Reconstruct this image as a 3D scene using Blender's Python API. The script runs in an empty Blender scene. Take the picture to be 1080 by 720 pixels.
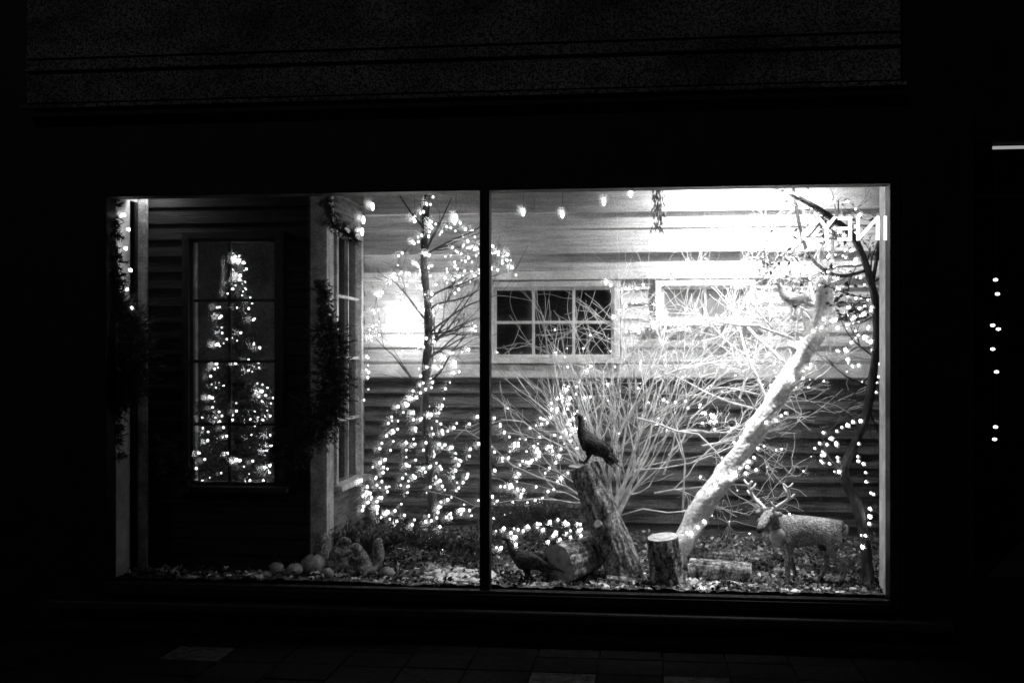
import bpy, bmesh, math, random
from mathutils import Vector, Matrix, noise
scene = bpy.context.scene
R = random.Random(7)

# ------------------------------------------------------------------ viewpoint
CAM = Vector((0.85, -5.93, 1.5)); YAW = math.radians(6.7)
FW = Vector((-math.sin(YAW), math.cos(YAW), 0)); RT = Vector((math.cos(YAW), math.sin(YAW), 0)); UP = Vector((0, 0, 1))
def at(a, b, Y):
    """survey point: photo measurement (a,b) resolved on the real vertical plane y=Y"""
    d = FW + RT*((a-540)/1200.0) + UP*((375-b)/1200.0)
    return CAM + d*((Y-CAM.y)/d.y)

cam = bpy.data.cameras.new("camera"); camo = bpy.data.objects.new("camera", cam)
scene.collection.objects.link(camo); scene.camera = camo
cam.sensor_width = 36; cam.lens = 40; cam.shift_y = 15/1080.0; cam.clip_end = 2000; cam.clip_start = 0.05
camo.location = CAM; camo.rotation_euler = (math.radians(90), 0, YAW)

# ------------------------------------------------------------------ materials
def mat(name, base, rough=0.7, amt=0.3, scale=8.0, bump=0.0, bscale=40.0, stretch=(1,1,1), spec=0.3, detail=3, speck=0.0, sscale=170):
    m = bpy.data.materials.new(name); m.use_nodes = True; nt = m.node_tree
    b = nt.nodes["Principled BSDF"]
    b.inputs["Roughness"].default_value = rough
    b.inputs["Specular IOR Level"].default_value = spec
    tc = nt.nodes.new("ShaderNodeTexCoord"); mp = nt.nodes.new("ShaderNodeMapping")
    mp.inputs["Scale"].default_value = stretch
    nt.links.new(tc.outputs["Object"], mp.inputs["Vector"])
    n = nt.nodes.new("ShaderNodeTexNoise"); n.inputs["Scale"].default_value = scale; n.inputs["Detail"].default_value = detail
    n.inputs["Roughness"].default_value = 0.7
    nt.links.new(mp.outputs["Vector"], n.inputs["Vector"])
    cr = nt.nodes.new("ShaderNodeValToRGB")
    lo = base*(1-amt); hi = min(0.95, base*(1+amt))
    cr.color_ramp.elements[0].position = 0.35; cr.color_ramp.elements[0].color = (lo, lo, lo, 1)
    cr.color_ramp.elements[1].position = 0.65; cr.color_ramp.elements[1].color = (hi, hi, hi, 1)
    nt.links.new(n.outputs["Fac"], cr.inputs["Fac"]); col=cr.outputs["Color"]
    if speck:
        n3 = nt.nodes.new("ShaderNodeTexNoise"); n3.inputs["Scale"].default_value = sscale; n3.inputs["Detail"].default_value = 1
        nt.links.new(tc.outputs["Object"], n3.inputs["Vector"])
        mr = nt.nodes.new("ShaderNodeMapRange"); mr.inputs[1].default_value=.35; mr.inputs[2].default_value=.65
        mr.inputs[3].default_value=1-speck; mr.inputs[4].default_value=1+speck
        nt.links.new(n3.outputs["Fac"], mr.inputs[0])
        vm = nt.nodes.new("ShaderNodeVectorMath"); vm.operation='SCALE'
        nt.links.new(col, vm.inputs[0]); nt.links.new(mr.outputs[0], vm.inputs["Scale"]); col=vm.outputs[0]
    nt.links.new(col, b.inputs["Base Color"])
    if bump:
        n2 = nt.nodes.new("ShaderNodeTexNoise"); n2.inputs["Scale"].default_value = bscale; n2.inputs["Detail"].default_value = 1.5
        nt.links.new(mp.outputs["Vector"], n2.inputs["Vector"])
        bp = nt.nodes.new("ShaderNodeBump"); bp.inputs["Strength"].default_value = bump; bp.inputs["Distance"].default_value = 0.01
        nt.links.new(n2.outputs["Fac"], bp.inputs["Height"]); nt.links.new(bp.outputs["Normal"], b.inputs["Normal"])
    return m
def emis(name, s):
    m = bpy.data.materials.new(name); m.use_nodes = True; nt = m.node_tree
    b = nt.nodes["Principled BSDF"]; b.inputs["Base Color"].default_value = (.8,.8,.8,1)
    b.inputs["Emission Color"].default_value = (1,1,1,1); b.inputs["Emission Strength"].default_value = s
    m.cycles.emission_sampling = 'NONE'
    return m
M_black = mat("black_paint", 0.010, 0.6, 0.4, 6, speck=.6, sscale=120)
M_fascia = mat("weathered_fascia_paint", 0.12, 0.85, 0.5, 2.2, 0.0, 90, (.6,1,1.4), speck=.9, sscale=95)
M_jamb = mat("jamb_white_paint", 0.7, 0.6, 0.2, 12)
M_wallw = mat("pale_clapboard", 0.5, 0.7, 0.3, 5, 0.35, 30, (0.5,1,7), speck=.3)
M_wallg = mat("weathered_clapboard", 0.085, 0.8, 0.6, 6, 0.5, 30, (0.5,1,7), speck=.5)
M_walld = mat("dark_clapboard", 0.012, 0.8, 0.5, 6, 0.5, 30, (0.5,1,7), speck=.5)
M_trim = mat("white_trim", 0.6, 0.55, 0.2, 10, 0.2, 50, speck=.2)
M_trimg = mat("grey_trim", 0.38, 0.6, 0.4, 12, 0.3, 50, speck=.4)
M_sash = mat("brown_sash", 0.02, 0.6, 0.35, 12)
M_trimd = mat("dark_trim", 0.02, 0.6, 0.35, 12, speck=.5)
M_room = mat("room_plaster", 0.09, 0.9, 0.5, 3, speck=.5)
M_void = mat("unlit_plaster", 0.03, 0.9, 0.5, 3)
M_bark = mat("dark_bark", 0.05, 0.95, 0.7, 18, 1.0, 50, (1,1,0.35))
M_barkl = mat("pale_bark", 0.82, 0.9, 0.2, 22, 0.9, 45, (1,1,1), speck=.2, sscale=60)
M_barkm = mat("log_bark", 0.15, 0.95, 0.9, 26, 1.0, 40, (1,1,0.4), speck=.6, sscale=80)
M_cut = mat("cut_wood", 0.42, 0.8, 0.35, 25, 0.3, 60)
M_twig = mat("frosted_twig", 0.74, 0.8, 0.3, 20)
M_snow = mat("snow", 0.8, 0.8, 0.15, 20, 0.5, 60)
M_floor = mat("forest_floor", 0.09, 0.95, 0.9, 14, 1.0, 40, speck=.5)
M_chipl = mat("pale_chip", 0.5, 0.9, 0.3, 20)
M_chipd = mat("dark_chip", 0.02, 0.9, 0.5, 20)
M_fir = mat("fir_needle", 0.04, 0.7, 0.5, 20)
M_fir2 = mat("spruce_needle", 0.07, 0.7, 0.5, 20)
M_leaf = mat("dry_leaf", 0.04, 0.6, 0.5, 20)
M_fur = mat("deer_fur", 0.26, 0.95, 0.45, 20, 0.8, 120, (1,1,1), speck=.5, sscale=110)
M_furl = mat("deer_fur_light", 0.5, 0.95, 0.3, 14)
M_hoof = mat("hoof", 0.03, 0.5)
M_antler = mat("antler", 0.8, 0.6, 0.2, 20)
M_feather = mat("dark_feather", 0.03, 0.8, 0.85, 45, 0.7, 90, speck=.6, sscale=90)
M_featherl = mat("white_feather", 0.75, 0.8, 0.2, 40, 0.5, 90)
M_squir = mat("squirrel_fur", 0.22, 0.95, 0.5, 30, 0.8, 120, speck=.5, sscale=90)
M_pump = mat("pumpkin_skin", 0.25, 0.5, 0.4, 14, 0.3, 40, speck=.3)
M_wire = mat("light_wire", 0.04, 0.6)
B1, B2, B3 = emis("bulb_glow_soft", 4.5), emis("bulb_glow", 14.0), emis("bulb_glow_bright", 32.0)
M_pave = [mat("paving_dark", 0.008, 0.9, 0.5, 20, 0.5, 80, spec=.1, speck=.5), mat("paving_mid", 0.012, 0.9, 0.5, 20, 0.5, 80, spec=.1, speck=.5), mat("paving_pale", 0.07, 0.9, 0.6, 20, 0.5, 80, spec=.1, speck=.6)]
M_asph = mat("asphalt", 0.05, 0.9, 0.4, 60, 0.6, 200)
M_ground = mat("earth", 0.06, 0.95, 0.4, 2)
def glassy(name,c,r):
    m = bpy.data.materials.new(name); m.use_nodes = True
    b = m.node_tree.nodes["Principled BSDF"]; b.inputs["Base Color"].default_value=(c,c,c,1); b.inputs["Roughness"].default_value=r
    return m
M_dglass = glassy("dark_window_glass",.010,.06); M_dglass2 = glassy("glare_lightened_glass",.20,.2)  # second glass is lightened in its colour to imitate glare over the pane
# shop glass: mostly clear, slight reflection, rough layer added for bloom around bulbs
M_glass = bpy.data.materials.new("shop_glass"); M_glass.use_nodes = True
nt = M_glass.node_tree; nt.nodes.clear()
o = nt.nodes.new("ShaderNodeOutputMaterial"); mx = nt.nodes.new("ShaderNodeMixShader"); tr = nt.nodes.new("ShaderNodeBsdfTransparent")
gl = nt.nodes.new("ShaderNodeBsdfGlossy"); gl.inputs["Roughness"].default_value = 0.02; fr = nt.nodes.new("ShaderNodeFresnel"); fr.inputs["IOR"].default_value = 1.4
bloom = nt.nodes.new("ShaderNodeBsdfRefraction"); bloom.inputs["IOR"].default_value=1.12; bloom.inputs["Roughness"].default_value=.42
mx2 = nt.nodes.new("ShaderNodeMixShader"); mx2.inputs[0].default_value=.16
nt.links.new(tr.outputs[0], mx2.inputs[1]); nt.links.new(bloom.outputs[0], mx2.inputs[2])
nt.links.new(fr.outputs[0], mx.inputs[0]); nt.links.new(mx2.outputs[0], mx.inputs[1]); nt.links.new(gl.outputs[0], mx.inputs[2]); nt.links.new(mx.outputs[0], o.inputs[0])

# ------------------------------------------------------------------ mesh builder
_t = (1+5**.5)/2
ICO_V = [Vector(v).normalized() for v in [(-1,_t,0),(1,_t,0),(-1,-_t,0),(1,-_t,0),(0,-1,_t),(0,1,_t),(0,-1,-_t),(0,1,-_t),(_t,0,-1),(_t,0,1),(-_t,0,-1),(-_t,0,1)]]
ICO_F = [(0,11,5),(0,5,1),(0,1,7),(0,7,10),(0,10,11),(1,5,9),(5,11,4),(11,10,2),(10,7,6),(7,1,8),(3,9,4),(3,4,2),(3,2,6),(3,6,8),(3,8,9),(4,9,5),(2,4,11),(6,2,10),(8,6,7),(9,8,1)]
class MB:
    def __init__(s): s.v=[]; s.f=[]; s.m=[]
    def face(s, pts, m=0):
        i=len(s.v); s.v += [tuple(p) for p in pts]; s.f.append(tuple(range(i,i+len(pts)))); s.m.append(m)
    def box(s, x0,x1,y0,y1,z0,z1,m=0):
        i=len(s.v)
        s.v += [(x0,y0,z0),(x1,y0,z0),(x1,y1,z0),(x0,y1,z0),(x0,y0,z1),(x1,y0,z1),(x1,y1,z1),(x0,y1,z1)]
        for q in [(0,3,2,1),(4,5,6,7),(0,1,5,4),(1,2,6,5),(2,3,7,6),(3,0,4,7)]:
            s.f.append(tuple(i+k for k in q)); s.m.append(m)
    def ico(s, c, r, m=0, sc=(1,1,1)):
        i=len(s.v)
        for v in ICO_V: s.v.append((c[0]+v.x*r*sc[0], c[1]+v.y*r*sc[1], c[2]+v.z*r*sc[2]))
        for q in ICO_F: s.f.append((i+q[0],i+q[1],i+q[2])); s.m.append(m)
    def ball(s, c, r, m=0, sc=(1,1,1), nu=16, nv=10, amp=0.0, ribs=0):
        i=len(s.v); c=Vector(c)
        for a in range(nv+1):
            th=math.pi*a/nv
            for b in range(nu):
                ph=2*math.pi*b/nu
                k = 1+ (0.09*abs(math.cos(ribs*ph/2))-0.05 if ribs else 0)
                d=Vector((math.sin(th)*math.cos(ph)*k, math.sin(th)*math.sin(ph)*k, math.cos(th)))
                q=c+Vector((d.x*sc[0],d.y*sc[1],d.z*sc[2]))*r
                if amp: q += d*noise.noise(q*12+Vector((3,1,2)))*amp
                s.v.append(tuple(q))
        for a in range(nv):
            for b in range(nu):
                b2=(b+1)%nu
                s.f.append((i+a*nu+b, i+(a+1)*nu+b, i+(a+1)*nu+b2, i+a*nu+b2)); s.m.append(m)
    def tube(s, path, rad, n=6, m=0, cap=True, rough=0.0, capm=None):
        path=[Vector(p) for p in path]; k=len(path)
        if not hasattr(rad,'__len__'): rad=[rad]*k
        i=len(s.v); nrm=None
        for j,p in enumerate(path):
            t=(path[min(j+1,k-1)]-path[max(j-1,0)])
            if t.length<1e-9: t=Vector((0,0,1))
            t.normalize()
            if nrm is None:
                nrm = t.cross(Vector((0.3,1,0.1)))
                if nrm.length<1e-3: nrm=t.cross(Vector((1,0,0)))
            nrm = nrm - t*nrm.dot(t)
            if nrm.length<1e-6: nrm=t.orthogonal()
            nrm.normalize(); bn=t.cross(nrm)
            for a in range(n):
                an=2*math.pi*a/n; r=rad[j]
                d=nrm*math.cos(an)+bn*math.sin(an)
                if rough: r*=1+rough*noise.noise(Vector((math.cos(an)*2.2+p.x*3,math.sin(an)*2.2+p.y*3,p.z*7)))+rough*.6*noise.noise(Vector((math.cos(an)*7,math.sin(an)*7,p.z*14+p.x*9)))
                s.v.append(tuple(p+d*r))
        for j in range(k-1):
            for a in range(n):
                b=(a+1)%n
                s.f.append((i+j*n+a,i+j*n+b,i+(j+1)*n+b,i+(j+1)*n+a)); s.m.append(m)
        if cap:
            cm = m if capm is None else capm
            s.f.append(tuple(i+a for a in reversed(range(n)))); s.m.append(cm)
            s.f.append(tuple(i+(k-1)*n+a for a in range(n))); s.m.append(cm)
    def leaf(s, p, d, L, w, m=0):
        p=Vector(p); d=Vector(d).normalized(); sd=d.cross(Vector((R.uniform(-1,1),R.uniform(-1,1),R.uniform(-1,1))))
        if sd.length<1e-4: sd=d.orthogonal()
        sd.normalize(); n=d.cross(sd)
        s.face([p,p+d*L*.45+sd*w*.5+n*w*.2,p+d*L,p+d*L*.45-sd*w*.5+n*w*.2],m)
    def needle(s,p,d,L,w,m=0):
        p=Vector(p); d=Vector(d).normalized(); sd=d.orthogonal().normalized()
        sd=(Matrix.Rotation(R.uniform(0,6.28),3,d)@sd)
        s.face([p-sd*w*.5,p+sd*w*.5,p+d*L],m)
    def build(s, name, mats, parent=None, smooth=False, bevel=0.0):
        me=bpy.data.meshes.new(name); me.from_pydata(s.v,[],s.f)
        for q in mats: me.materials.append(q)
        me.polygons.foreach_set("material_index", s.m)
        if smooth: me.polygons.foreach_set("use_smooth",[True]*len(s.f))
        me.update(); ob=bpy.data.objects.new(name,me); scene.collection.objects.link(ob)
        if parent: ob.parent=parent
        if bevel:
            b=ob.modifiers.new("bevel",'BEVEL'); b.width=bevel; b.segments=2
        return ob
def empty(name, loc=(0,0,0)):
    e=bpy.data.objects.new(name,None); e.location=loc; e.empty_display_size=.1; scene.collection.objects.link(e); return e
def smoothpath(pts, sub=5):
    pts=[Vector(p) for p in pts]; out=[]
    for i in range(len(pts)-1):
        p0=pts[max(i-1,0)];p1=pts[i];p2=pts[i+1];p3=pts[min(i+2,len(pts)-1)]
        for k in range(sub):
            t=k/sub
            out.append(0.5*((2*p1)+(-p0+p2)*t+(2*p0-5*p1+4*p2-p3)*t*t+(-p0+3*p1-3*p2+p3)*t**3))
    out.append(pts[-1]); return out

# ------------------------------------------------------------------ ground, street
g=MB(); g.face([(-400,-400,-.16),(400,-400,-.16),(400,400,-.16),(-400,400,-.16)]); g.build("ground",[M_ground])
g=MB(); g.face([(-60,-11,-.13),(60,-11,-.13),(60,-2.85,-.13),(-60,-2.85,-.13)]); g.build("road",[M_asph])
g=MB()
g.box(-12,12,-2.7,0.0,-.15,-.012,0)
for i in range(-28,30):
    for j in range(10):
        x=i*.31; y=-.02-j*.265
        pale = (j==2 and i in (1,3)) or R.random()<.015
        g.box(x+.004,x+.306,y-.258,y,-.01,R.uniform(-.001,.004),2 if pale else R.choice([0,0,1,0]))
g.build("pavement",M_pave,bevel=.003)
g=MB(); g.box(-12,12,-2.85,-2.705,-.15,.003,0); g.build("kerb",[M_pave[1]],bevel=.01)

# ------------------------------------------------------------------ shop building
XL,XR=-2.07,2.07; ZB,ZT=0.27,2.365; XN=2.485
shop=empty("shop_building")
w=MB()
w.box(-9,XL-.05,0,.25,0,7)
w.box(XR+.05,XN,0,.25,0,7)
w.box(XL-.05,XR+.05,0,.25,ZT+.05,7)
w.box(XL-.05,XR+.05,0,.25,0,ZB-.06)
w.box(XN,4.6,0,.25,2.75,7); w.box(XN,4.6,0,.25,0,.35); w.box(4.6,9,0,.25,0,7)
w.box(-9,9,4.5,4.7,0,7); w.box(-9,-8.8,.25,4.5,0,7); w.box(8.8,9,.25,4.5,0,7); w.box(-9,9,0,4.7,7.0,7.2)
w.build("facade_wall",[M_black],shop)
w=MB()
w.box(XL-.05,XL,-.03,.09,ZB-.06,ZT+.05); w.box(XR,XR+.05,-.03,.09,ZB-.06,ZT+.05)
w.box(XL,XR,-.03,.09,ZT,ZT+.05); w.box(XL,XR,-.06,.09,ZB-.06,ZB-.012)
mxx=at(512,400,0).x
w.box(mxx-.026,mxx+.026,-.035,.05,ZB-.012,ZT)
w.build("window_frame",[M_black],shop,bevel=.004)
w=MB(); w.box(XL,XR,-.05,-.0,ZB-.011,ZB+.004); w.build("window_sill",[M_trimd],shop,bevel=.003)
w=MB(); w.box(XL-.3,XR+.3,-.10,-.0,.13,.18); w.build("stall_ledge",[M_trimd],shop,bevel=.01)
w=MB(); w.box(XR+.001,XR+.03,.092,.24,ZB,ZT+.02); w.box(XL-.03,XL-.001,.092,.38,ZB,ZT+.02)
w.build("window_reveal",[M_jamb],shop)
fx0=at(28,60,-.05).x; fx1=at(950,60,-.05).x
w=MB()
w.box(fx0,fx1,-.05,-.002,2.88,4.3)
w.build("fascia_board",[M_fascia],shop,bevel=.004)
w=MB()
w.box(fx0-.02,fx1+.02,-.10,-.052,2.84,2.862)
w.box(fx0,fx1,-.07,-.052,3.05,3.065); w.box(fx0,fx1,-.062,-.052,3.12,3.128)
w.build("fascia_moulding",[M_fascia],shop,bevel=.004)
w=MB(); w.face([(XL,.02,ZB),(mxx-.03,.02,ZB),(mxx-.03,.02,ZT),(XL,.02,ZT)]); w.face([(mxx+.03,.02,ZB),(XR,.02,ZB),(XR,.02,ZT),(mxx+.03,.02,ZT)])
w.build("window_glass",[M_glass],shop)
XE=2.40
w=MB()
w.box(XL-.12,XL-.001,.26,2.0,.1,2.85,1)
w.box(XE+.001,XE+.06,.26,2.0,.1,2.85,0)
w.box(XL-.12,XE+.06,.26,2.0,2.851,2.95,0)
w.box(XL-.12,XE+.06,1.42,2.0,.05,2.85,0)
w.box(XL-.12,XE,.09,1.42,.1,.24,0)
w.build("display_box",[M_black,M_trimg],shop)
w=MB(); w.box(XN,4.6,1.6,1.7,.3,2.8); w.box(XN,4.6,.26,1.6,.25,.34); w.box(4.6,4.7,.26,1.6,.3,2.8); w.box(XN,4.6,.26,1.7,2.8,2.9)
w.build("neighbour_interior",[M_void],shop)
w=MB(); w.box(XN,4.6,-.02,.1,2.57,2.75); w.box(XN,4.6,-.02,.1,2.28,2.31)
w.build("neighbour_window_frame",[M_black],shop)
w=MB(); q=at(1047,156,.15); w.tube([q,q+Vector((1.2,0,0))],.008,10); w.build("fluorescent_tube",[emis("tube_glow",.35)])

# ------------------------------------------------------------------ clapboard house (set piece)
house=empty("clapboard_house")
def clap(mb, axis, c, a0, a1, z0, z1, ex, sgn, th=.02, holes=(), m=0):
    z=z0
    while z<z1-.01:
        zt=min(z+ex,z1); zm=(z+zt)/2; segs=[(a0,a1)]
        for (h0,h1,hz0,hz1) in holes:
            if hz0<zm<hz1:
                ns=[]
                for (s0,s1) in segs:
                    if h1<=s0 or h0>=s1: ns.append((s0,s1)); continue
                    if s0<h0: ns.append((s0,h0))
                    if h1<s1: ns.append((h1,s1))
                segs=ns
        for (s0,s1) in segs:
            x=s0
            while x<s1-1e-4:
                L=R.uniform(.7,1.5); x2=min(s1,x+L)
                if s1-x2<.2: x2=s1
                o=R.uniform(0,.005); zz=z+R.uniform(-.004,.004)
                def P(a,dep,zq):
                    return (a,c+sgn*dep,zq) if axis=='x' else (c+sgn*dep,a,zq)
                xa,xb=x+.0008,x2-.0008
                mb.face([P(xa,th+o,zz),P(xb,th+o,zz),P(xb,.004,zt+.006),P(xa,.004,zt+.006)],m)
                mb.face([P(xa,0,zz),P(xb,0,zz),P(xb,th+o,zz),P(xa,th+o,zz)],m)
                mb.face([P(xa,0,zz),P(xa,th+o,zz),P(xa,.004,zt+.006)],m)
                mb.face([P(xb,0,zz),P(xb,th+o,zz),P(xb,.004,zt+.006)],m)
                x=x2
        z=zt
YB=1.3; YF=.4
XC=at(345,400,YF).x
bxl=XL+.002
wx0=at(202,400,YF).x; wx1=at(294,400,YF).x; wz1=at(245,252,YF).z; wz0=at(245,511,YF).z
w=MB()
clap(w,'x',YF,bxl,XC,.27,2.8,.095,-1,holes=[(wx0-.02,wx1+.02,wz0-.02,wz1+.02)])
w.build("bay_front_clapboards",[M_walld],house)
w=MB()
w.box(bxl,wx0,YF+.001,YF+.05,.27,2.8); w.box(wx1,XC-.02,YF+.001,YF+.05,.27,2.8); w.box(wx0,wx1,YF+.001,YF+.05,.27,wz0); w.box(wx0,wx1,YF+.001,YF+.05,wz1,2.8)
w.build("bay_sheathing",[M_walld],house)
def window(x0,x1,z0,z1,Y,cols,rows,name,mt,th=.014,glass=None,cas=.045,rowz=None,colx=None):
    w=MB()
    w.box(x0-cas,x0,Y-.045,Y+.02,z0-.001,z1+cas); w.box(x1,x1+cas,Y-.045,Y+.02,z0-.001,z1+cas)
    w.box(x0,x1,Y-.045,Y+.02,z1,z1+cas); w.box(x0-cas-.03,x1+cas+.03,Y-.085,Y+.02,z0-.035,z0-.002)
    xs=colx or [x0+(x1-x0)*i/cols for i in range(1,cols)]
    zs=rowz or [z0+(z1-z0)*i/rows for i in range(1,rows)]
    s=.02
    w.box(x0,x0+s,Y-.02,Y+.012,z0,z1); w.box(x1-s,x1,Y-.02,Y+.012,z0,z1); w.box(x0+s,x1-s,Y-.02,Y+.012,z0,z0+s); w.box(x0+s,x1-s,Y-.02,Y+.012,z1-s,z1)
    for x in xs: w.box(x-th/2,x+th/2,Y-.016,Y+.008,z0+s,z1-s)
    for z in zs: w.box(x0+s,x1-s,Y-.0145,Y+.0065,z-th/2,z+th/2)
    w.build(name,[mt],house,bevel=.002)
    if glass:
        q=MB(); q.face([(x0,Y-.001,z0),(x1,Y-.001,z0),(x1,Y-.001,z1),(x0,Y-.001,z1)]); q.build(name+"_glass",[glass],house)
window(wx0,wx1,wz0,wz1,YF,2,4,"bay_window",M_sash,.018,None,.04,
       rowz=[at(245,v,YF).z for v in (317,381,447)],colx=[at(243,400,YF).x])
w=MB(); w.box(XC-.085,XC+.012,YF-.045,YF-.004,.27,2.8); w.box(XC-.018,XC+.014,YF-.003,YF+.09,.27,2.8)
w.build("bay_corner_board",[M_trimg],house,bevel=.003)
w=MB(); w.box(bxl,bxl+.055,YF-.045,YF-.024,.27,2.8); w.build("bay_left_board",[M_trimg],house,bevel=.003)
sy0,sy1=.58,1.12; sz0=at(360,505,.85).z; sz1=at(360,250,.85).z
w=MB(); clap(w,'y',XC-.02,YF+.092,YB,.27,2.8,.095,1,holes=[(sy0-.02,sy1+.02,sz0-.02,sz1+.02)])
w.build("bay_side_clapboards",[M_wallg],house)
w=MB()
w.box(XC-.06,XC-.021,YF+.052,sy0,.27,2.8); w.box(XC-.06,XC-.021,sy1,YB,.27,2.8); w.box(XC-.06,XC-.021,sy0,sy1,.27,sz0); w.box(XC-.06,XC-.021,sy0,sy1,sz1,2.8)
w.build("bay_side_sheathing",[M_room],house)
w=MB()
c=.045
w.box(XC-.03,XC+.02,sy0-c,sy0,sz0,sz1+c); w.box(XC-.03,XC+.02,sy1,sy1+c,sz0,sz1+c); w.box(XC-.03,XC+.02,sy0,sy1,sz1,sz1+c); w.box(XC-.03,XC+.06,sy0-c-.03,sy1+c+.03,sz0-.035,sz0-.002)
for z in (0.25,.5,.75):
    zz=sz0+(sz1-sz0)*z; w.box(XC-.02,XC+.004,sy0,sy1,zz-.008,zz+.008)
w.box(XC-.018,XC+.006,(sy0+sy1)/2-.008,(sy0+sy1)/2+.008,sz0,sz1)
w.build("bay_side_window",[M_trimg],house,bevel=.002)
w=MB(); w.box(bxl,XC-.061,1.25,1.29,.27,2.8); w.box(bxl,XC-.061,YF+.06,1.24,2.45,2.5); w.box(bxl,XC-.061,YF+.06,1.24,.3,.62)
w.build("bay_room",[M_room],house)
az0=at(570,377,YB).z; az1=at(570,303,YB).z; bz0=at(740,338,YB).z
ax0=at(521,340,YB).x; ax1=at(648,340,YB).x; bx0=at(697,340,YB).x; bx1=at(790,340,YB).x
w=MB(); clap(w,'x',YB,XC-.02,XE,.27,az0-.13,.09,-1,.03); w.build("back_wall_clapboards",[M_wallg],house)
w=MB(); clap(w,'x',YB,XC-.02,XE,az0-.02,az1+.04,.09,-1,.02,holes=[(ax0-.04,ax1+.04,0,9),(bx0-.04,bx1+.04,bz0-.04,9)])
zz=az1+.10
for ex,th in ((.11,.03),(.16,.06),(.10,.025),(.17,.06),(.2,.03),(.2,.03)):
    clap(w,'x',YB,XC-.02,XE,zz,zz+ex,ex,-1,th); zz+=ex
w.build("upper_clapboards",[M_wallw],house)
w=MB(); w.box(XC-.02,XE,YB-.06,YB+.001,az0-.125,az0-.045,0); w.box(XC-.02,XE,YB-.05,YB+.001,az1+.045,az1+.10)
w.box(XC-.02,XE,YB+.002,YB+.1,.25,2.85)
w.build("trim_bands",[M_trim],house,bevel=.003)
window(ax0,ax1,az0,az1,YB-.012,3,2,"band_window_a",M_trim,.018,M_dglass,.035)
window(bx0,bx1,bz0,az1,YB-.012,2,1,"band_window_b",M_trim,.018,M_dglass2,.035)

# ------------------------------------------------------------------ snowy floor
def floor_z(x,y):
    t=max(0,min(1,(y-.25)/.9))
    return ZB+.0+.10*t*t+.03*noise.noise(Vector((x*2.2,y*3,1)))*min(1,y*4)+.012*noise.noise(Vector((x*11,y*11,4)))
w=MB(); nx,ny=240,60
for j in range(ny+1):
    for i in range(nx+1):
        x=XL+.002+(XE-XL)*i/nx; y=.092+(1.27-.092)*j/ny; w.v.append((x,y,floor_z(x,y)+.01*R.random()))
for j in range(ny):
    for i in range(nx):
        a=j*(nx+1)+i; w.f.append((a,a+1,a+nx+2,a+nx+1)); w.m.append(0)
w.build("forest_floor",[M_floor])
w=MB()
for k in range(13000):
    x=R.uniform(XL+.02,2.3); y=R.uniform(.095,1.2)
    if y>YF-.05 and x<XC+.03: continue
    cl=noise.noise(Vector((x*5,y*6,9)))
    z=floor_z(x,y)+R.uniform(0,.024); d=Vector((R.uniform(-1,1),R.uniform(-1,1),R.uniform(-.2,.6)))
    L=R.uniform(.008,.04); w.leaf((x,y,z),d,L,L*R.uniform(.3,.8),0 if R.random()<.24+cl*1.4 else R.choice([1,1,2]))
w.build("leaf_litter",[M_chipl,M_chipd,M_leaf])
w=MB()
for k in range(420):
    x=R.choice([R.gauss(at(487,600,.3).x,.10),R.uniform(XL+.1,2.0),R.uniform(XL+.1,2.0)]); y=R.uniform(.12,.45)
    if y>.33 and x<XC: continue
    w.ball((x,y,floor_z(x,y)),R.uniform(.006,.024),0,(1.3,1,.6),8,5,.01)
for k in range(60):
    x=R.gauss(at(487,600,.3).x,.08); y=R.uniform(.15,.45); w.ball((x,y,floor_z(x,y)+.01),R.uniform(.012,.035),0,(1.3,1,.7),10,6,.02)
w.build("snow",[M_snow],smooth=True)

# ------------------------------------------------------------------ branches
YMIN=[.12]
def grow(mb,p,d,L,r,depth,ends,m=0,kids=(3,5),wander=.25,upb=.1,spread=.8,n=5):
    p=Vector(p); d=Vector(d).normalized(); k=7; path=[p.copy()]; rad=[r]; dirs=[d.copy()]
    for i in range(1,k):
        d=(d+Vector((R.gauss(0,wander),R.gauss(0,wander*.6),R.gauss(0,wander)+upb*.3))*.6).normalized()
        q=path[-1]+d*L/(k-1)
        if q.y<YMIN[0]: q.y=YMIN[0]; d.y=abs(d.y)
        if q.y>1.2: q.y=1.2; d.y=-abs(d.y)
        if q.x>2.36: q.x=2.36
        path.append(q); rad.append(max(.0012,r*(1-.65*i/(k-1)))); dirs.append(d.copy())
    mb.tube(path,rad,n if depth>1 else 4,m,cap=True)
    ends.append(path[-1]); ends.append(path[k//2])
    if depth>0:
        for c in range(R.randint(*kids)):
            i=R.randint(1,k-1); dd=(dirs[i]+Vector((R.uniform(-1,1),R.uniform(-.7,.7),R.uniform(-.7,1)))*spread).normalized()
            grow(mb,path[i],dd,L*R.uniform(.4,.7),max(.0014,rad[i]*.6),depth-1,ends,m,kids,wander,upb,spread,n)

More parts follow.
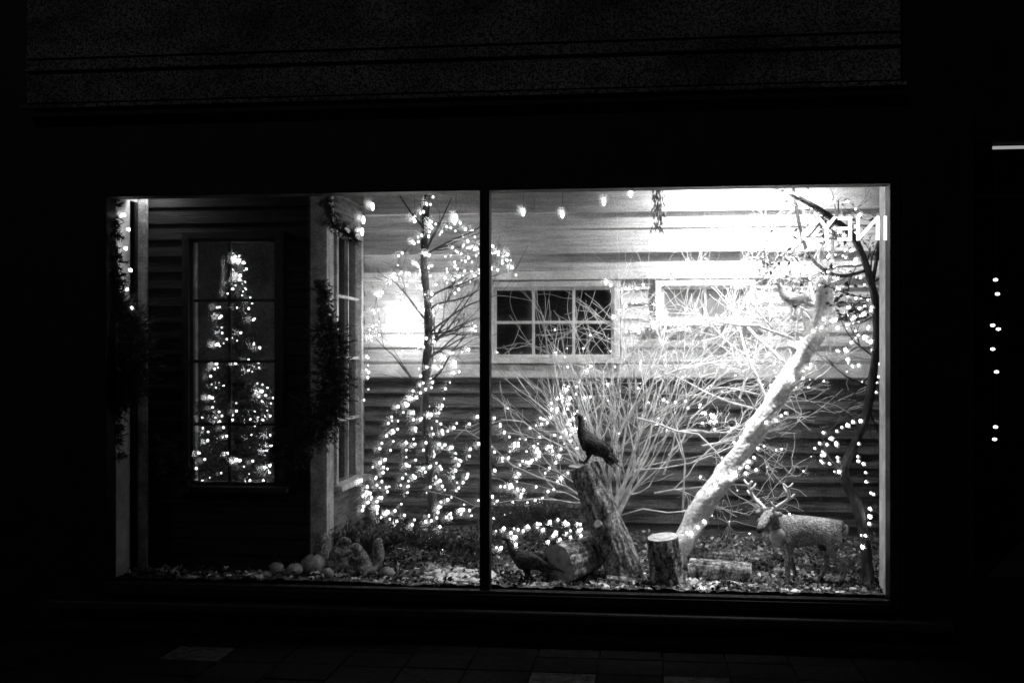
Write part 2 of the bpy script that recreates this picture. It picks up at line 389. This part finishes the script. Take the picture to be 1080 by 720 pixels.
def lights(name, paths, spacing=.042, jit=.012, wire=True, size=(.0036,.0080), w3=(.42,.40,.18)):
    b=MB()
    for pth in paths:
        pth=smoothpath(pth,6) if len(pth)>2 else [Vector(q) for q in pth]
        acc=0; pts=[]
        for i in range(len(pth)-1):
            a,c=pth[i],pth[i+1]; L=(c-a).length; s=spacing-acc if acc else 0
            while s<L:
                q=a+(c-a)*(s/L)+Vector((R.gauss(0,jit),R.gauss(0,jit),R.gauss(0,jit))); q.y=min(1.235,max(.06,q.y)); pts.append(q); s+=spacing*R.uniform(.5,1.7)
            acc=(acc+L)%spacing
        if wire and len(pts)>1: b.tube(pts,.0016,3,0,cap=False)
        for q in pts:
            u=R.random(); m=1 if u<w3[0] else (2 if u<w3[0]+w3[1] else 3)
            d=Vector((R.uniform(-1,1),R.uniform(-1,1),R.uniform(-1,.2))).normalized()
            rr=R.uniform(*size)
            b.ico(q+d*.008,rr,m,(1,1,1.3))
    return b.build(name,[M_wire,B1,B2,B3])
def spiral(pts,r,turns,n=40):
    pp=smoothpath(pts,12); out=[]
    for i in range(n*1+1):
        t=i/n; q=pp[min(len(pp)-1,int(t*(len(pp)-1)))]; a=t*turns*2*math.pi
        out.append(q+Vector((math.cos(a)*r,math.sin(a)*r,0)))
    return out

Yt=.85
tp=[at(458,575,Yt),at(455,500,Yt),at(448,420,Yt),at(452,340,Yt),at(447,270,Yt),at(452,190,Yt)]
w=MB(); sp=smoothpath(tp,6); w.tube(sp,[.030-.010*i/len(sp) for i in range(len(sp))],10,0,rough=.3)
ends_l=[]
for k in range(17):
    i=R.randint(8,len(sp)-3); s=R.choice([-1,1])
    grow(w,sp[i],(s*R.uniform(.5,1),R.uniform(-.4,.3),R.uniform(.3,1.1)),R.uniform(.25,.5),.008,2,ends_l,0,(2,4),.22)
w.build("slim_bare_tree",[M_bark],smooth=True)
def A(l,Y):
    return [at(a,b,Y+R.uniform(-.04,.04)) for a,b in l]
lights("string_lights",[
  spiral(tp,.035,16,120),
  A([(440,250),(405,300),(390,360),(385,425)],.8), A([(480,370),(450,400),(425,430),(410,480),(395,545)],.75),
  A([(500,345),(475,400),(462,450),(468,540)],.9), A([(430,420),(440,470),(430,520),(400,548)],.8),
  A([(500,440),(470,460),(492,500),(455,545)],.85), A([(385,510),(400,535),(430,550),(470,545),(505,530)],.7),
  A([(415,440),(395,490),(385,540)],.8), A([(503,470),(480,500),(500,545)],.9),A([(385,520),(410,515),(430,500),(425,460)],.8),
  A([(470,270),(500,262),(530,275),(505,290),(465,295),(430,285),(410,300)],.95),
  A([(455,250),(480,235),(510,255),(545,290)],.95),A([(430,300),(415,330),(440,340),(425,355),(410,345)],1.0),
  A([(460,240),(490,250),(500,275),(470,285),(490,300),(475,310)],1.0),A([(478,262),(520,262),(540,272),(510,285),(480,280),(500,268)],1.1),
  A([(402,330),(398,350),(430,365),(445,330)],1.0)],.042)
lights("string_lights",[
  A([(520,530),(560,480),(590,430),(620,395)],.95),A([(518,500),(555,460),(600,405)],1.0),A([(520,470),(550,490),(600,450),(615,420)],.95),
  A([(520,548),(570,505),(610,445)],.9),A([(545,562),(575,548),(600,548),(612,556),(575,570)],.6),A([(520,440),(545,470),(580,470),(600,440)],1.0),
  A([(520,515),(545,510),(560,530),(600,500)],.9),A([(580,420),(600,425),(590,460),(610,470)],.95),A([(560,555),(590,560),(615,560),(590,572)],.55),
  A([(525,580),(550,560),(520,560)],.6)],.042)

YMIN[0]=.6
w=MB(); ends=[]
bs=at(645,545,.85)
for k in range(26):
    a=math.radians(R.uniform(-30,46)); d=Vector((math.sin(a),R.uniform(-.2,.2),math.cos(a)))
    grow(w,bs+Vector((R.uniform(-.04,.04),R.uniform(-.05,.05),0)),d,R.uniform(.8,1.35),R.uniform(.005,.009),2,ends,0,(3,4),.34,.1,.7)
w.build("frosted_shrub",[M_twig])
w=MB(); ends2=[]
for (a,b,dx,dz,L) in [(700,500,.9,.6,.9),(705,480,.5,1,.8),(740,470,1,.3,.8),(730,420,.8,.8,.7),(780,420,.6,1,.7),(760,380,1,.5,.7),(720,540,.3,1,.9),(690,520,1,.05,.7),(670,440,.9,-.5,.8),(800,380,-.9,.6,.7),(820,440,-1,.3,.9),(860,370,-.8,.4,.8),(690,400,.8,.3,.8),(650,480,.7,.6,.9),(860,400,.9,.0,.4),(740,360,1,.1,.7),(700,350,.9,.4,.6)]:
    grow(w,at(a,b,R.uniform(.72,1.1)),(dx,R.uniform(-.3,.3),dz),L,.007,3,ends2,0,(3,4),.36,.0,.8)
w.build("frosted_branches",[M_twig])
YMIN[0]=.12

bp=[at(712,592,.60),at(738,540,.57),at(775,487,.54),at(812,430,.52),at(840,385,.5),at(865,340,.48),at(868,295,.46)]
w=MB(); sp=smoothpath(bp,8); w.tube(sp,[.060-.014*i/len(sp) for i in range(len(sp))],20,0,rough=.4)
for (i,dx,dz) in [(22,.9,.2),(27,1,.5),(34,-.8,.6),(40,.9,.4)]:
    q=sp[i]; w.tube([q,q+Vector((dx,-.1,dz))*.06,q+Vector((dx,-.15,dz+.1))*.1],[.03,.022,.016],8,0,rough=.3)
e3=[]; YMIN[0]=.4
for k in range(9):
    grow(w,sp[R.randint(24,len(sp)-1)],(R.uniform(-1,1),R.uniform(0,.5),R.uniform(.2,1)),.6,.012,2,e3,0,(2,4),.25)
YMIN[0]=.12
w.build("birch_tree",[M_barkl],smooth=True)

rp=[at(917,612,.3),at(912,570,.32),at(903,530,.34),at(890,497,.36),at(903,465,.36),at(915,430,.35),at(922,385,.34),at(925,330,.33),at(915,285,.32),at(900,250,.32),at(870,225,.34),at(835,205,.36)]
w=MB(); sp=smoothpath(rp,6); w.tube(sp,[.030-.015*i/len(sp) for i in range(len(sp))],10,0,rough=.35)
w.tube(smoothpath([at(890,497,.36),at(875,485,.38),at(868,465,.4)],4),.009,7,0)
w.tube(smoothpath([at(920,300,.33),at(928,250,.3),at(932,190,.3)],4),.011,7,0)
w.tube(smoothpath([at(915,285,.32),at(880,290,.4),at(850,262,.5),at(835,190,.5)],5),.010,7,0)
e4=[]
for k in range(18):
    grow(w,sp[R.randint(25,len(sp)-1)],(R.uniform(-1,.4),R.uniform(-.1,.5),R.uniform(-.4,.8)),.3,.006,2,e4,0,(2,3),.25)
for k in range(1100):
    q=R.choice(e4)+Vector((R.gauss(0,.03),R.gauss(0,.03),R.gauss(0,.03)))
    if q.z>1.7: w.leaf(q,(R.uniform(-1,1),R.uniform(-1,1),R.uniform(-1,.3)),R.uniform(.02,.05),R.uniform(.01,.025),1)
w.build("crooked_tree",[M_bark,M_leaf])
paths=[spiral(bp[:6],.065,5,80),A([(865,300),(880,285),(905,290),(922,310),(915,345),(925,390),(915,420)],.35),
 A([(870,330),(890,345),(910,330),(900,360),(880,370),(905,385)],.4),A([(915,430),(895,450),(872,462),(870,485),(888,495)],.35),
 A([(650,335),(670,318),(695,330),(720,345),(740,335)],.7),A([(660,350),(690,345),(705,325)],.75),A([(640,300),(665,305),(690,290),(720,300)],.8),
 A([(820,250),(850,262),(875,240),(895,262),(870,275)],.4),A([(700,420),(740,430),(760,450),(745,440)],.6),
 A([(790,500),(800,470),(785,440)],.6),A([(860,225),(880,215),(905,225),(900,250)],.35),A([(905,470),(915,520),(910,580)],.3),
 A([(870,455),(885,470),(875,490),(862,475),(872,462)],.33),A([(870,270),(900,275),(880,300),(915,320),(890,330),(918,360)],.4)]
lights("string_lights",paths,.038)
b=MB()
for e in R.sample(ends+ends2,min(170,len(ends+ends2))):
    if e.y<1.25: b.ico(e,R.uniform(.003,.007),R.choice([0,1,1]))
b.build("twig_lights",[B1,B2])

# ------------------------------------------------------------------ logs & stumps
def log(name,p0,p1,r0,r1,snow=False,mb_mat=M_barkm,stub=None):
    w=MB(); p0=Vector(p0);p1=Vector(p1); n=26
    path=[p0+(p1-p0)*i/n+Vector((R.gauss(0,.001),R.gauss(0,.001),0)) for i in range(n+1)]
    rad=[r0+(r1-r0)*i/n for i in range(n+1)]; rad[0]*=1.02
    w.tube(path,rad,48,0,rough=.13,capm=None,cap=False)
    ax=(p1-p0).normalized()
    for (c,r,s) in ((p0,r0,-1),(p1,r1,1)):
        w.tube([c-ax*.03*s,c+ax*.002*s],r*.97,24,1,cap=True)
        w.tube([c-ax*.02*s,c+ax*.004*s],r*.55,24,1,cap=True)
    if stub:
        for (t,d,L,rs) in stub:
            q=p0+(p1-p0)*t; d=Vector(d).normalized(); w.tube([q,q+d*L*.5,q+d*L],[rs,rs*.8,rs*.7],10,0,rough=.2,capm=1)
    if snow: w.ball(p1+ax*.004,r1*.9,2,(1,1,.14),20,8,.015)
    return w.build(name,[mb_mat,M_cut,M_snow],smooth=False)
log("leaning_log",at(662,610,.32),at(615,492,.40),.100,.086,True,stub=[(.45,(-.4,-.8,.3),.12,.03)])
cz=at(602,592,.33); log("cut_log",cz+Vector((-.055,-.09,-.0)),cz+Vector((.10,.10,.03)),.115,.10)
log("tree_stump",at(704,612,.30),at(699,566,.27),.092,.085)
log("fallen_log",at(728,600,.45),at(792,604,.40),.062,.055,False)
log("fallen_log",at(722,585,.6),at(772,588,.55),.045,.05)
log("fallen_log",at(640,612,.2),at(690,616,.25),.03,.025)
log("fallen_log",at(455,600,.5),at(410,596,.6),.04,.035)

# ------------------------------------------------------------------ skin-based creatures
def skin(name,J,E,mat_,parent,sub=2,root=0):
    me=bpy.data.meshes.new(name); bm=bmesh.new(); ly=bm.verts.layers.skin.verify()
    vs=[bm.verts.new(j[0]) for j in J]; bm.verts.ensure_lookup_table()
    for a,b in E: bm.edges.new((vs[a],vs[b]))
    for v,j in zip(vs,J):
        r=j[1]; v[ly].radius=(r if isinstance(r,tuple) else (r,r)); v[ly].use_root=False
    vs[root][ly].use_root=True
    bm.to_mesh(me); bm.free(); ob=bpy.data.objects.new(name,me); scene.collection.objects.link(ob); ob.parent=parent
    me.materials.append(mat_)
    s=ob.modifiers.new("skin",'SKIN'); s.use_smooth_shade=True
    q=ob.modifiers.new("sub",'SUBSURF'); q.levels=sub; q.render_levels=sub
    return ob
def chain(a): return [(a[i],a[i+1]) for i in range(len(a)-1)]
deer=empty("reindeer")
J=[((-.15,0,.285),(.075,.085)),((-.05,0,.278),(.074,.084)),((.05,0,.27),(.084,.098)),((.125,0,.285),(.07,.088)),
   ((.17,.012,.315),(.05,.062)),((.205,.03,.345),(.042,.05)),((.235,.055,.365),(.042,.044)),((.265,.095,.338),(.033,.035)),((.292,.13,.308),(.026,.026)),((.302,.142,.298),(.018,.018)),
   ((-.205,0,.30),.036),((-.235,0,.285),.014)]
E=chain([0,1,2,3,4,5,6,7,8,9])+[(0,10),(10,11)]
def leg(pts,root):
    s=len(J)
    for p,r in pts: J.append((p,r))
    E.append((root,s)); E.extend(chain(list(range(s,s+len(pts)))))
leg([((.12,.05,.225),.038),((.105,.05,.17),.026),((.125,.05,.10),.0165),((.115,.05,.035),.012),((.125,.05,.012),.015)],3)
leg([((.12,-.05,.225),.038),((.10,-.05,.17),.026),((.07,-.05,.10),.0165),((.045,-.05,.035),.012),((.053,-.05,.012),.015)],3)
leg([((-.15,.05,.215),.048),((-.125,.055,.165),.034),((-.210,.055,.115),.0175),((-.200,.055,.035),.012),((-.190,.055,.012),.015)],0)
leg([((-.15,-.05,.215),.048),((-.095,-.055,.165),.034),((-.145,-.055,.11),.0175),((-.115,-.055,.035),.012),((-.105,-.055,.012),.015)],0)
skin("body",J,E,M_fur,deer)
w=MB()
for (x,y) in ((.128,.05),(.056,-.05),(-.187,.055),(-.102,-.055)): w.tube([(x,y,0),(x-.003,y,.022)],[.017,.014],8)
w.build("hooves",[M_hoof],deer,True)
HF=Vector((.60,.72,-.40)).normalized(); HS=Vector((-.74,.63,0)).normalized(); HC=Vector((.235,.055,.365))
w=MB()
for s in (-1,1):
    h=HC+HS*.022*s+Vector((-.005,-.005,.032)); o=HS*s
    a=smoothpath([h,h+o*.045+Vector((-.01,-.01,.03)),h+o*.09+Vector((-.015,-.015,.065)),h+o*.10+Vector((0,0,.11)),h+o*.075+Vector((.01,.015,.145))],4)
    w.tube(a,[.0115-.005*i/len(a) for i in range(len(a))],7)
    for i,v in ((2,HF*.06+Vector((0,0,.045))),(7,o*.045+Vector((0,0,.025))),(10,-o*.035+Vector((0,0,.035))),(13,o*.035+Vector((0,0,.02)))):
        w.tube([a[i],a[i]+Vector(v)*.6,a[i]+Vector(v)+Vector((0,0,.01))],[.008,.0065,.004],6)
w.build("antlers",[M_antler],deer,True)
w=MB()
for s in (-1,1):
    d=(HS*s+Vector((-.1,-.1,.05))).normalized(); w.ball(HC+HS*.034*s+Vector((-.006,-.006,.010))+d*.024,.028,0,(1.0,.8,.5),10,7)
w.build("ears",[M_fur],deer,True)
w=MB(); w.ball((.306,.148,.302),.0175,0)
for s in (-1,1): w.ball(HC+HF*.036+HS*s*.031+Vector((0,0,.010)),.008,0)
w.build("nose_and_eyes",[M_hoof],deer,True)
w=MB(); w.ball((.16,.012,.262),.062,0,(.75,.95,1.15),16,12,.015); w.ball((-.232,0,.28),.024,0,(.6,.7,1.2))
w.build("chest_ruff",[M_furl],deer,True)
dl=at(850,606,.32); deer.location=(dl.x,.32,floor_z(dl.x,.32)+.004); deer.rotation_euler=(0,0,math.radians(180+8)); deer.scale=(.93,.93,1.0)

def bird(name,loc,rz,sc,mt,tail=.26,up=0.0):
    e=empty(name)
    J=[((-.10,0,.10),(.028,.03)),((-.04,0,.115),(.05,.055)),((.03,0,.13+up*.2),(.052,.058)),((.075,0,.155+up*.5),(.034,.036)),((.098,0,.20+up),(.02,.02)),((.112,0,.235+up),(.021,.022)),((.135,0,.236+up),(.011,.011)),((.155,0,.23+up),(.003,.003)),
       ((-.10-tail*.45,0,.085),(.016,.008)),((-.10-tail,0,.06),(.006,.003))]
    E=chain([0,1,2,3,4,5,6,7])+[(0,8),(8,9)]
    for s in (-1,1):
        k=len(J); J.extend([((-.005,.026*s,.075),.016),((-.01,.026*s,.045),.0065),((.0,.026*s,.006),.005)]); E.append((1,k)); E.extend([(k,k+1),(k+1,k+2)])
    skin("body",J,E,mt,e,2,1)
    w=MB()
    for s in (-1,1):
        w.ball((-.035,.045*s,.12+up*.1),.075,0,(1.15,.2,.5),14,8,.01)
        for t in range(5): w.leaf((-.08,.046*s,.115-.008*t),(-1,-.15*s,-.15-.05*t),.10,.02,0)
        for a in (-.5,0,.5): w.tube([(0,.026*s,.006),(.035*math.cos(a),.026*s+.035*math.sin(a),.003)],[.004,.002],5,0)
        w.tube([(0,.026*s,.006),(-.02,.026*s,.003)],[.004,.002],5,0)
    for t in range(6): w.leaf((-.09,.006*(t-2.5),.10),(-1,.08*(t-2.5),-.17),tail*R.uniform(.7,1),.03,0)
    w.build("wings_and_feet",[mt],e)
    w=MB()
    for s in (-1,1): w.ball((.118,.018*s,.241+up),.0045,0,(1,1,1),8,6)
    w.build("eyes",[M_hoof],e)
    e.location=loc; e.rotation_euler=rz if isinstance(rz,tuple) else (0,0,rz); e.scale=(sc,)*3
    return e
q=at(555,603,.28); bird("pheasant",(q.x,.28,floor_z(q.x,.28)+.004),math.radians(165),.95,M_feather,.16)
q=at(616,489,.40); bird("pheasant",(q.x,.40,q.z-.0),(0,math.radians(-22),math.radians(172)),1.0,M_feather,.10)
q=at(836,333,.47); bird("dove",(q.x,.47,q.z),math.radians(200),.75,M_featherl,.10)

def squirrel(loc,rz,sc):
    e=empty("squirrel")
    J=[((0,0,.05),.05),((.015,0,.10),.042),((.03,0,.145),.028),((.045,0,.175),.028),((.075,0,.17),.016),((.088,0,.166),.008),
       ((-.05,0,.03),.022),((-.085,0,.07),.032),((-.09,0,.13),.038),((-.075,0,.18),.032),((-.10,0,.21),.018)]
    E=chain([0,1,2,3,4,5])+[(0,6)]+chain([6,7,8,9,10])
    for s in (-1,1):
        k=len(J); J.extend([((.03,.035*s,.12),.014),((.06,.03*s,.10),.009),((.075,.012*s,.12),.007)]); E+= [(1,k),(k,k+1),(k+1,k+2)]
        k=len(J); J.extend([((.03,.045*s,.035),.026),((.015,.045*s,.012),.012),((.065,.045*s,.008),.009)]); E+= [(0,k),(k,k+1),(k+1,k+2)]
    skin("body",J,E,M_squir,e)
    w=MB()
    for s in (-1,1): w.ball((.038,.017*s,.205),.012,0,(.5,.6,1.3),8,6)
    w.build("ears",[M_squir],e,True)
    w=MB()
    for s in (-1,1): w.ball((.063,.02*s,.182),.005,0,(1,1,1),8,6)
    w.build("eyes",[M_hoof],e,True)
    e.location=loc; e.rotation_euler=(0,0,rz); e.scale=(sc,)*3
q=at(384,604,.28); squirrel((q.x,.28,floor_z(q.x,.28)),math.radians(215),1.0)
q=at(358,590,.32); squirrel((q.x-.02,.32,floor_z(q.x,.32)),math.radians(-20),1.15)
def pumpkin(a,b,Y,r):
    q=at(a,b,Y); w=MB(); w.ball((0,0,0),r,0,(1,1,.82),32,12,.0,9); w.tube([(0,0,r*.7),(r*.05,0,r*.95),(r*.2,0,r*1.1)],[r*.12,r*.1,r*.12],7,1)
    o=w.build("pumpkin",[M_pump,M_bark],None,True); o.location=(q.x,Y,floor_z(q.x,Y)+r*.75); o.rotation_euler=(R.uniform(-.3,.3),R.uniform(-.3,.3),R.uniform(0,3))
pumpkin(331,590,.28,.07); pumpkin(292,600,.22,.042); pumpkin(311,600,.2,.045); pumpkin(408,600,.3,.04); pumpkin(345,608,.16,.035)

# ------------------------------------------------------------------ greenery
def garland(name,path,rad,cnt,L=.05,mt=M_fir,nn=14,droop=-.15):
    w=MB(); sp=smoothpath(path,6)
    w.tube(sp,.008,5,0)
    for k in range(cnt):
        q=R.choice(sp)+Vector((R.gauss(0,.012),R.gauss(0,.012),R.gauss(0,.02)))
        d=Vector((R.gauss(0,1),R.gauss(0,.8),R.gauss(droop,1))).normalized(); l=abs(R.gauss(rad,rad*.4)); tip=q+d*l
        w.tube([q,tip],[.003,.0015],3,0,cap=False)
        for j in range(nn):
            t=R.uniform(.1,1); nd=(d*.7+Vector((R.uniform(-1,1),R.uniform(-1,1),R.uniform(-1,1)))*.8)
            w.needle(q+d*l*t,nd,R.uniform(.6,1)*L*.75,.007,0)
    return w.build(name,[mt])
garland("evergreen_garland",A([(338,300),(346,340)],.26),.03,120)
garland("evergreen_garland",A([(345,345),(352,390),(346,430),(325,458),(296,478)],.24),.095,1100)
garland("evergreen_garland",A([(122,320),(136,350),(142,385),(132,415)],.14),.095,900)
garland("evergreen_garland",A([(118,215),(120,270),(124,320)],.08),.045,240)
garland("evergreen_garland",A([(128,415),(122,450),(122,480)],.1),.045,160)
garland("evergreen_garland",A([(345,205),(350,235),(372,250)],.28),.035,90)
garland("evergreen_garland",A([(175,470),(180,495),(200,500)],.27),.06,160)
garland("fir_bough",A([(395,578),(430,570),(470,578),(500,574)],.6),.08,240,.06,M_fir2,14,.3)
garland("fir_bough",A([(345,575),(370,568),(395,576)],.5),.08,120,.06,M_fir2,14,.3)
garland("fir_bough",A([(520,560),(560,548),(600,552)],.8),.12,300,.06,M_fir2,14,.4)
w=MB()
for k in range(90):
    q=at(694+R.gauss(0,3),R.uniform(195,240),.5); w.leaf(q,(R.uniform(-.5,.5),R.uniform(-.5,.5),-1),R.uniform(.03,.06),.014,0)
w.tube([at(690,180,.5),at(697,238,.5)],.003,4,0); w.build("hanging_leaves",[M_leaf])

w=MB(); b=MB(); cb=at(250,520,.85); ctop=at(252,266,.85).z; z0=.5; X0=cb.x
w.tube([(X0,.85,.5),(X0,.85,ctop)],[.02,.004],8,1)
for k in range(620):
    t=R.random()**1.15; z=z0+.1+(ctop-z0-.12)*t; lob=1+.22*math.sin(t*34); rr=(.31*(1-t)**.8+.02)*lob; a=R.uniform(0,6.283)
    d=Vector((math.cos(a),math.sin(a),R.uniform(-.3,.15))); p=Vector((X0,.85,z)); tip=p+d*rr*R.uniform(.6,1.12)
    w.tube([p,tip],[.004,.0015],3,1,cap=False)
    for j in range(36):
        u=R.uniform(.2,1); w.needle(p+(tip-p)*u,d*.5+Vector((R.uniform(-1,1),R.uniform(-1,1),R.uniform(-1,1)))*.8,R.uniform(.02,.045),.006,0)
    if R.random()<.36: b.ico(p+(tip-p)*R.uniform(.75,1.08)+Vector((0,-.01,0)),R.uniform(.003,.0085),R.choice([0,0,1,1,2]))
ct=empty("christmas_tree"); w.build("foliage",[M_fir2,M_bark],ct); b.build("tree_lights",[B1,B2,B3],ct)

b=MB()
for (a,c) in ((395,219),(383,232),(437,231),(481,230),(551,223),(593,226),(637,213),(665,204),(383,245)):
    q=at(a,c,.95)+Vector((0,R.uniform(-.05,.05),0)); b.tube([(q.x,q.y,2.85),(q.x,q.y,q.z+.03)],.0014,4,0); b.tube([(q.x,q.y,q.z+.024),(q.x,q.y,q.z+.04)],.007,8,0)
    b.ball(q,.012,1,(.8,.8,1.9),10,8)
b.build("hanging_bulbs",[M_wire,B2])
b=MB()
for (a,c) in ((131,227),(136,242),(133,262),(138,285),(134,305),(139,325)):
    q=at(a,c,.14); b.ico(q,.008,0,(1,1,1.4))
b.build("string_lights",[B2])
b=MB(); pts=[]
for (a,c) in ((1050,295),(1052,310),(1047,343),(1053,347),(1047,368),(1051,392),(1050,450),(1049,463)):
    q=at(a,c,.05); pts.append(q); b.ico(q,.0085,1,(1.5,1,1))
b.tube([at(1050,170,.05)]+pts,.002,3,0); b.build("string_lights",[M_wire,B1])

tx=bpy.data.curves.new("shop_sign",'FONT'); tx.body="FINEYS"; tx.size=.18; tx.extrude=.004; tx.align_x='LEFT'; tx.space_character=.95
ts=bpy.data.objects.new("shop_sign",tx); scene.collection.objects.link(ts); q=at(956,253,.05)
ts.location=(q.x,.05,q.z); ts.rotation_euler=(math.radians(90),0,math.radians(180)); ts.data.materials.append(emis("sign_glow",1.5))

# ------------------------------------------------------------------ lights
def spot(name,loc,aim,e,size,rad=.03,blend=.8):
    l=bpy.data.lights.new(name,'SPOT'); l.energy=e; l.spot_size=math.radians(size); l.spot_blend=blend; l.shadow_soft_size=rad
    o=bpy.data.objects.new(name,l); o.location=loc; o.rotation_euler=(Vector(aim)-Vector(loc)).to_track_quat('-Z','Y').to_euler(); scene.collection.objects.link(o)
spot("display_spotlight",(1.45,.84,2.66),(1.45,1.3,2.2),110,150)
spot("display_spotlight",(1.75,.32,2.66),(1.05,.85,1.2),170,75)
spot("display_spotlight",(-.25,.32,2.66),(-.35,1.2,.9),34,55)
spot("display_spotlight",(1.0,.30,2.66),(1.0,.5,.3),75,75)
spot("display_spotlight",(1.30,.29,2.62),(1.42,.5,1.25),170,42)  # extra spot added to brighten the birch trunk
spot("display_spotlight",(1.75,.29,2.62),(1.45,.33,.5),100,28)  # narrow spot added to brighten the reindeer
def point(name,loc,e):
    l=bpy.data.lights.new(name,'POINT'); l.energy=e; l.shadow_soft_size=.03; o=bpy.data.objects.new(name,l); o.location=loc; scene.collection.objects.link(o)
point("flood_lamp",at(425,335,1.08),6)
point("side_fill",(-1.95,.3,2.50),3.5)  # unseen light added to brighten the left side panel
s=bpy.data.lights.new("sun",'SUN'); s.energy=.085; s.angle=math.radians(.5); o=bpy.data.objects.new("sun",s)
o.rotation_euler=(math.radians(52),0,math.radians(-25)); scene.collection.objects.link(o)

wd=bpy.data.worlds.new("World"); scene.world=wd; wd.use_nodes=True; nt=wd.node_tree; bg=nt.nodes["Background"]
sk=nt.nodes.new("ShaderNodeTexSky"); sk.sky_type='NISHITA'; sk.sun_disc=False; sk.sun_elevation=math.radians(2); sk.sun_rotation=math.radians(205)
bw=nt.nodes.new("ShaderNodeRGBToBW"); nt.links.new(sk.outputs[0],bw.inputs[0]); nt.links.new(bw.outputs[0],bg.inputs[0]); bg.inputs[1].default_value=.001
scene.view_settings.view_transform='Standard'; scene.view_settings.look='None'; scene.view_settings.exposure=0
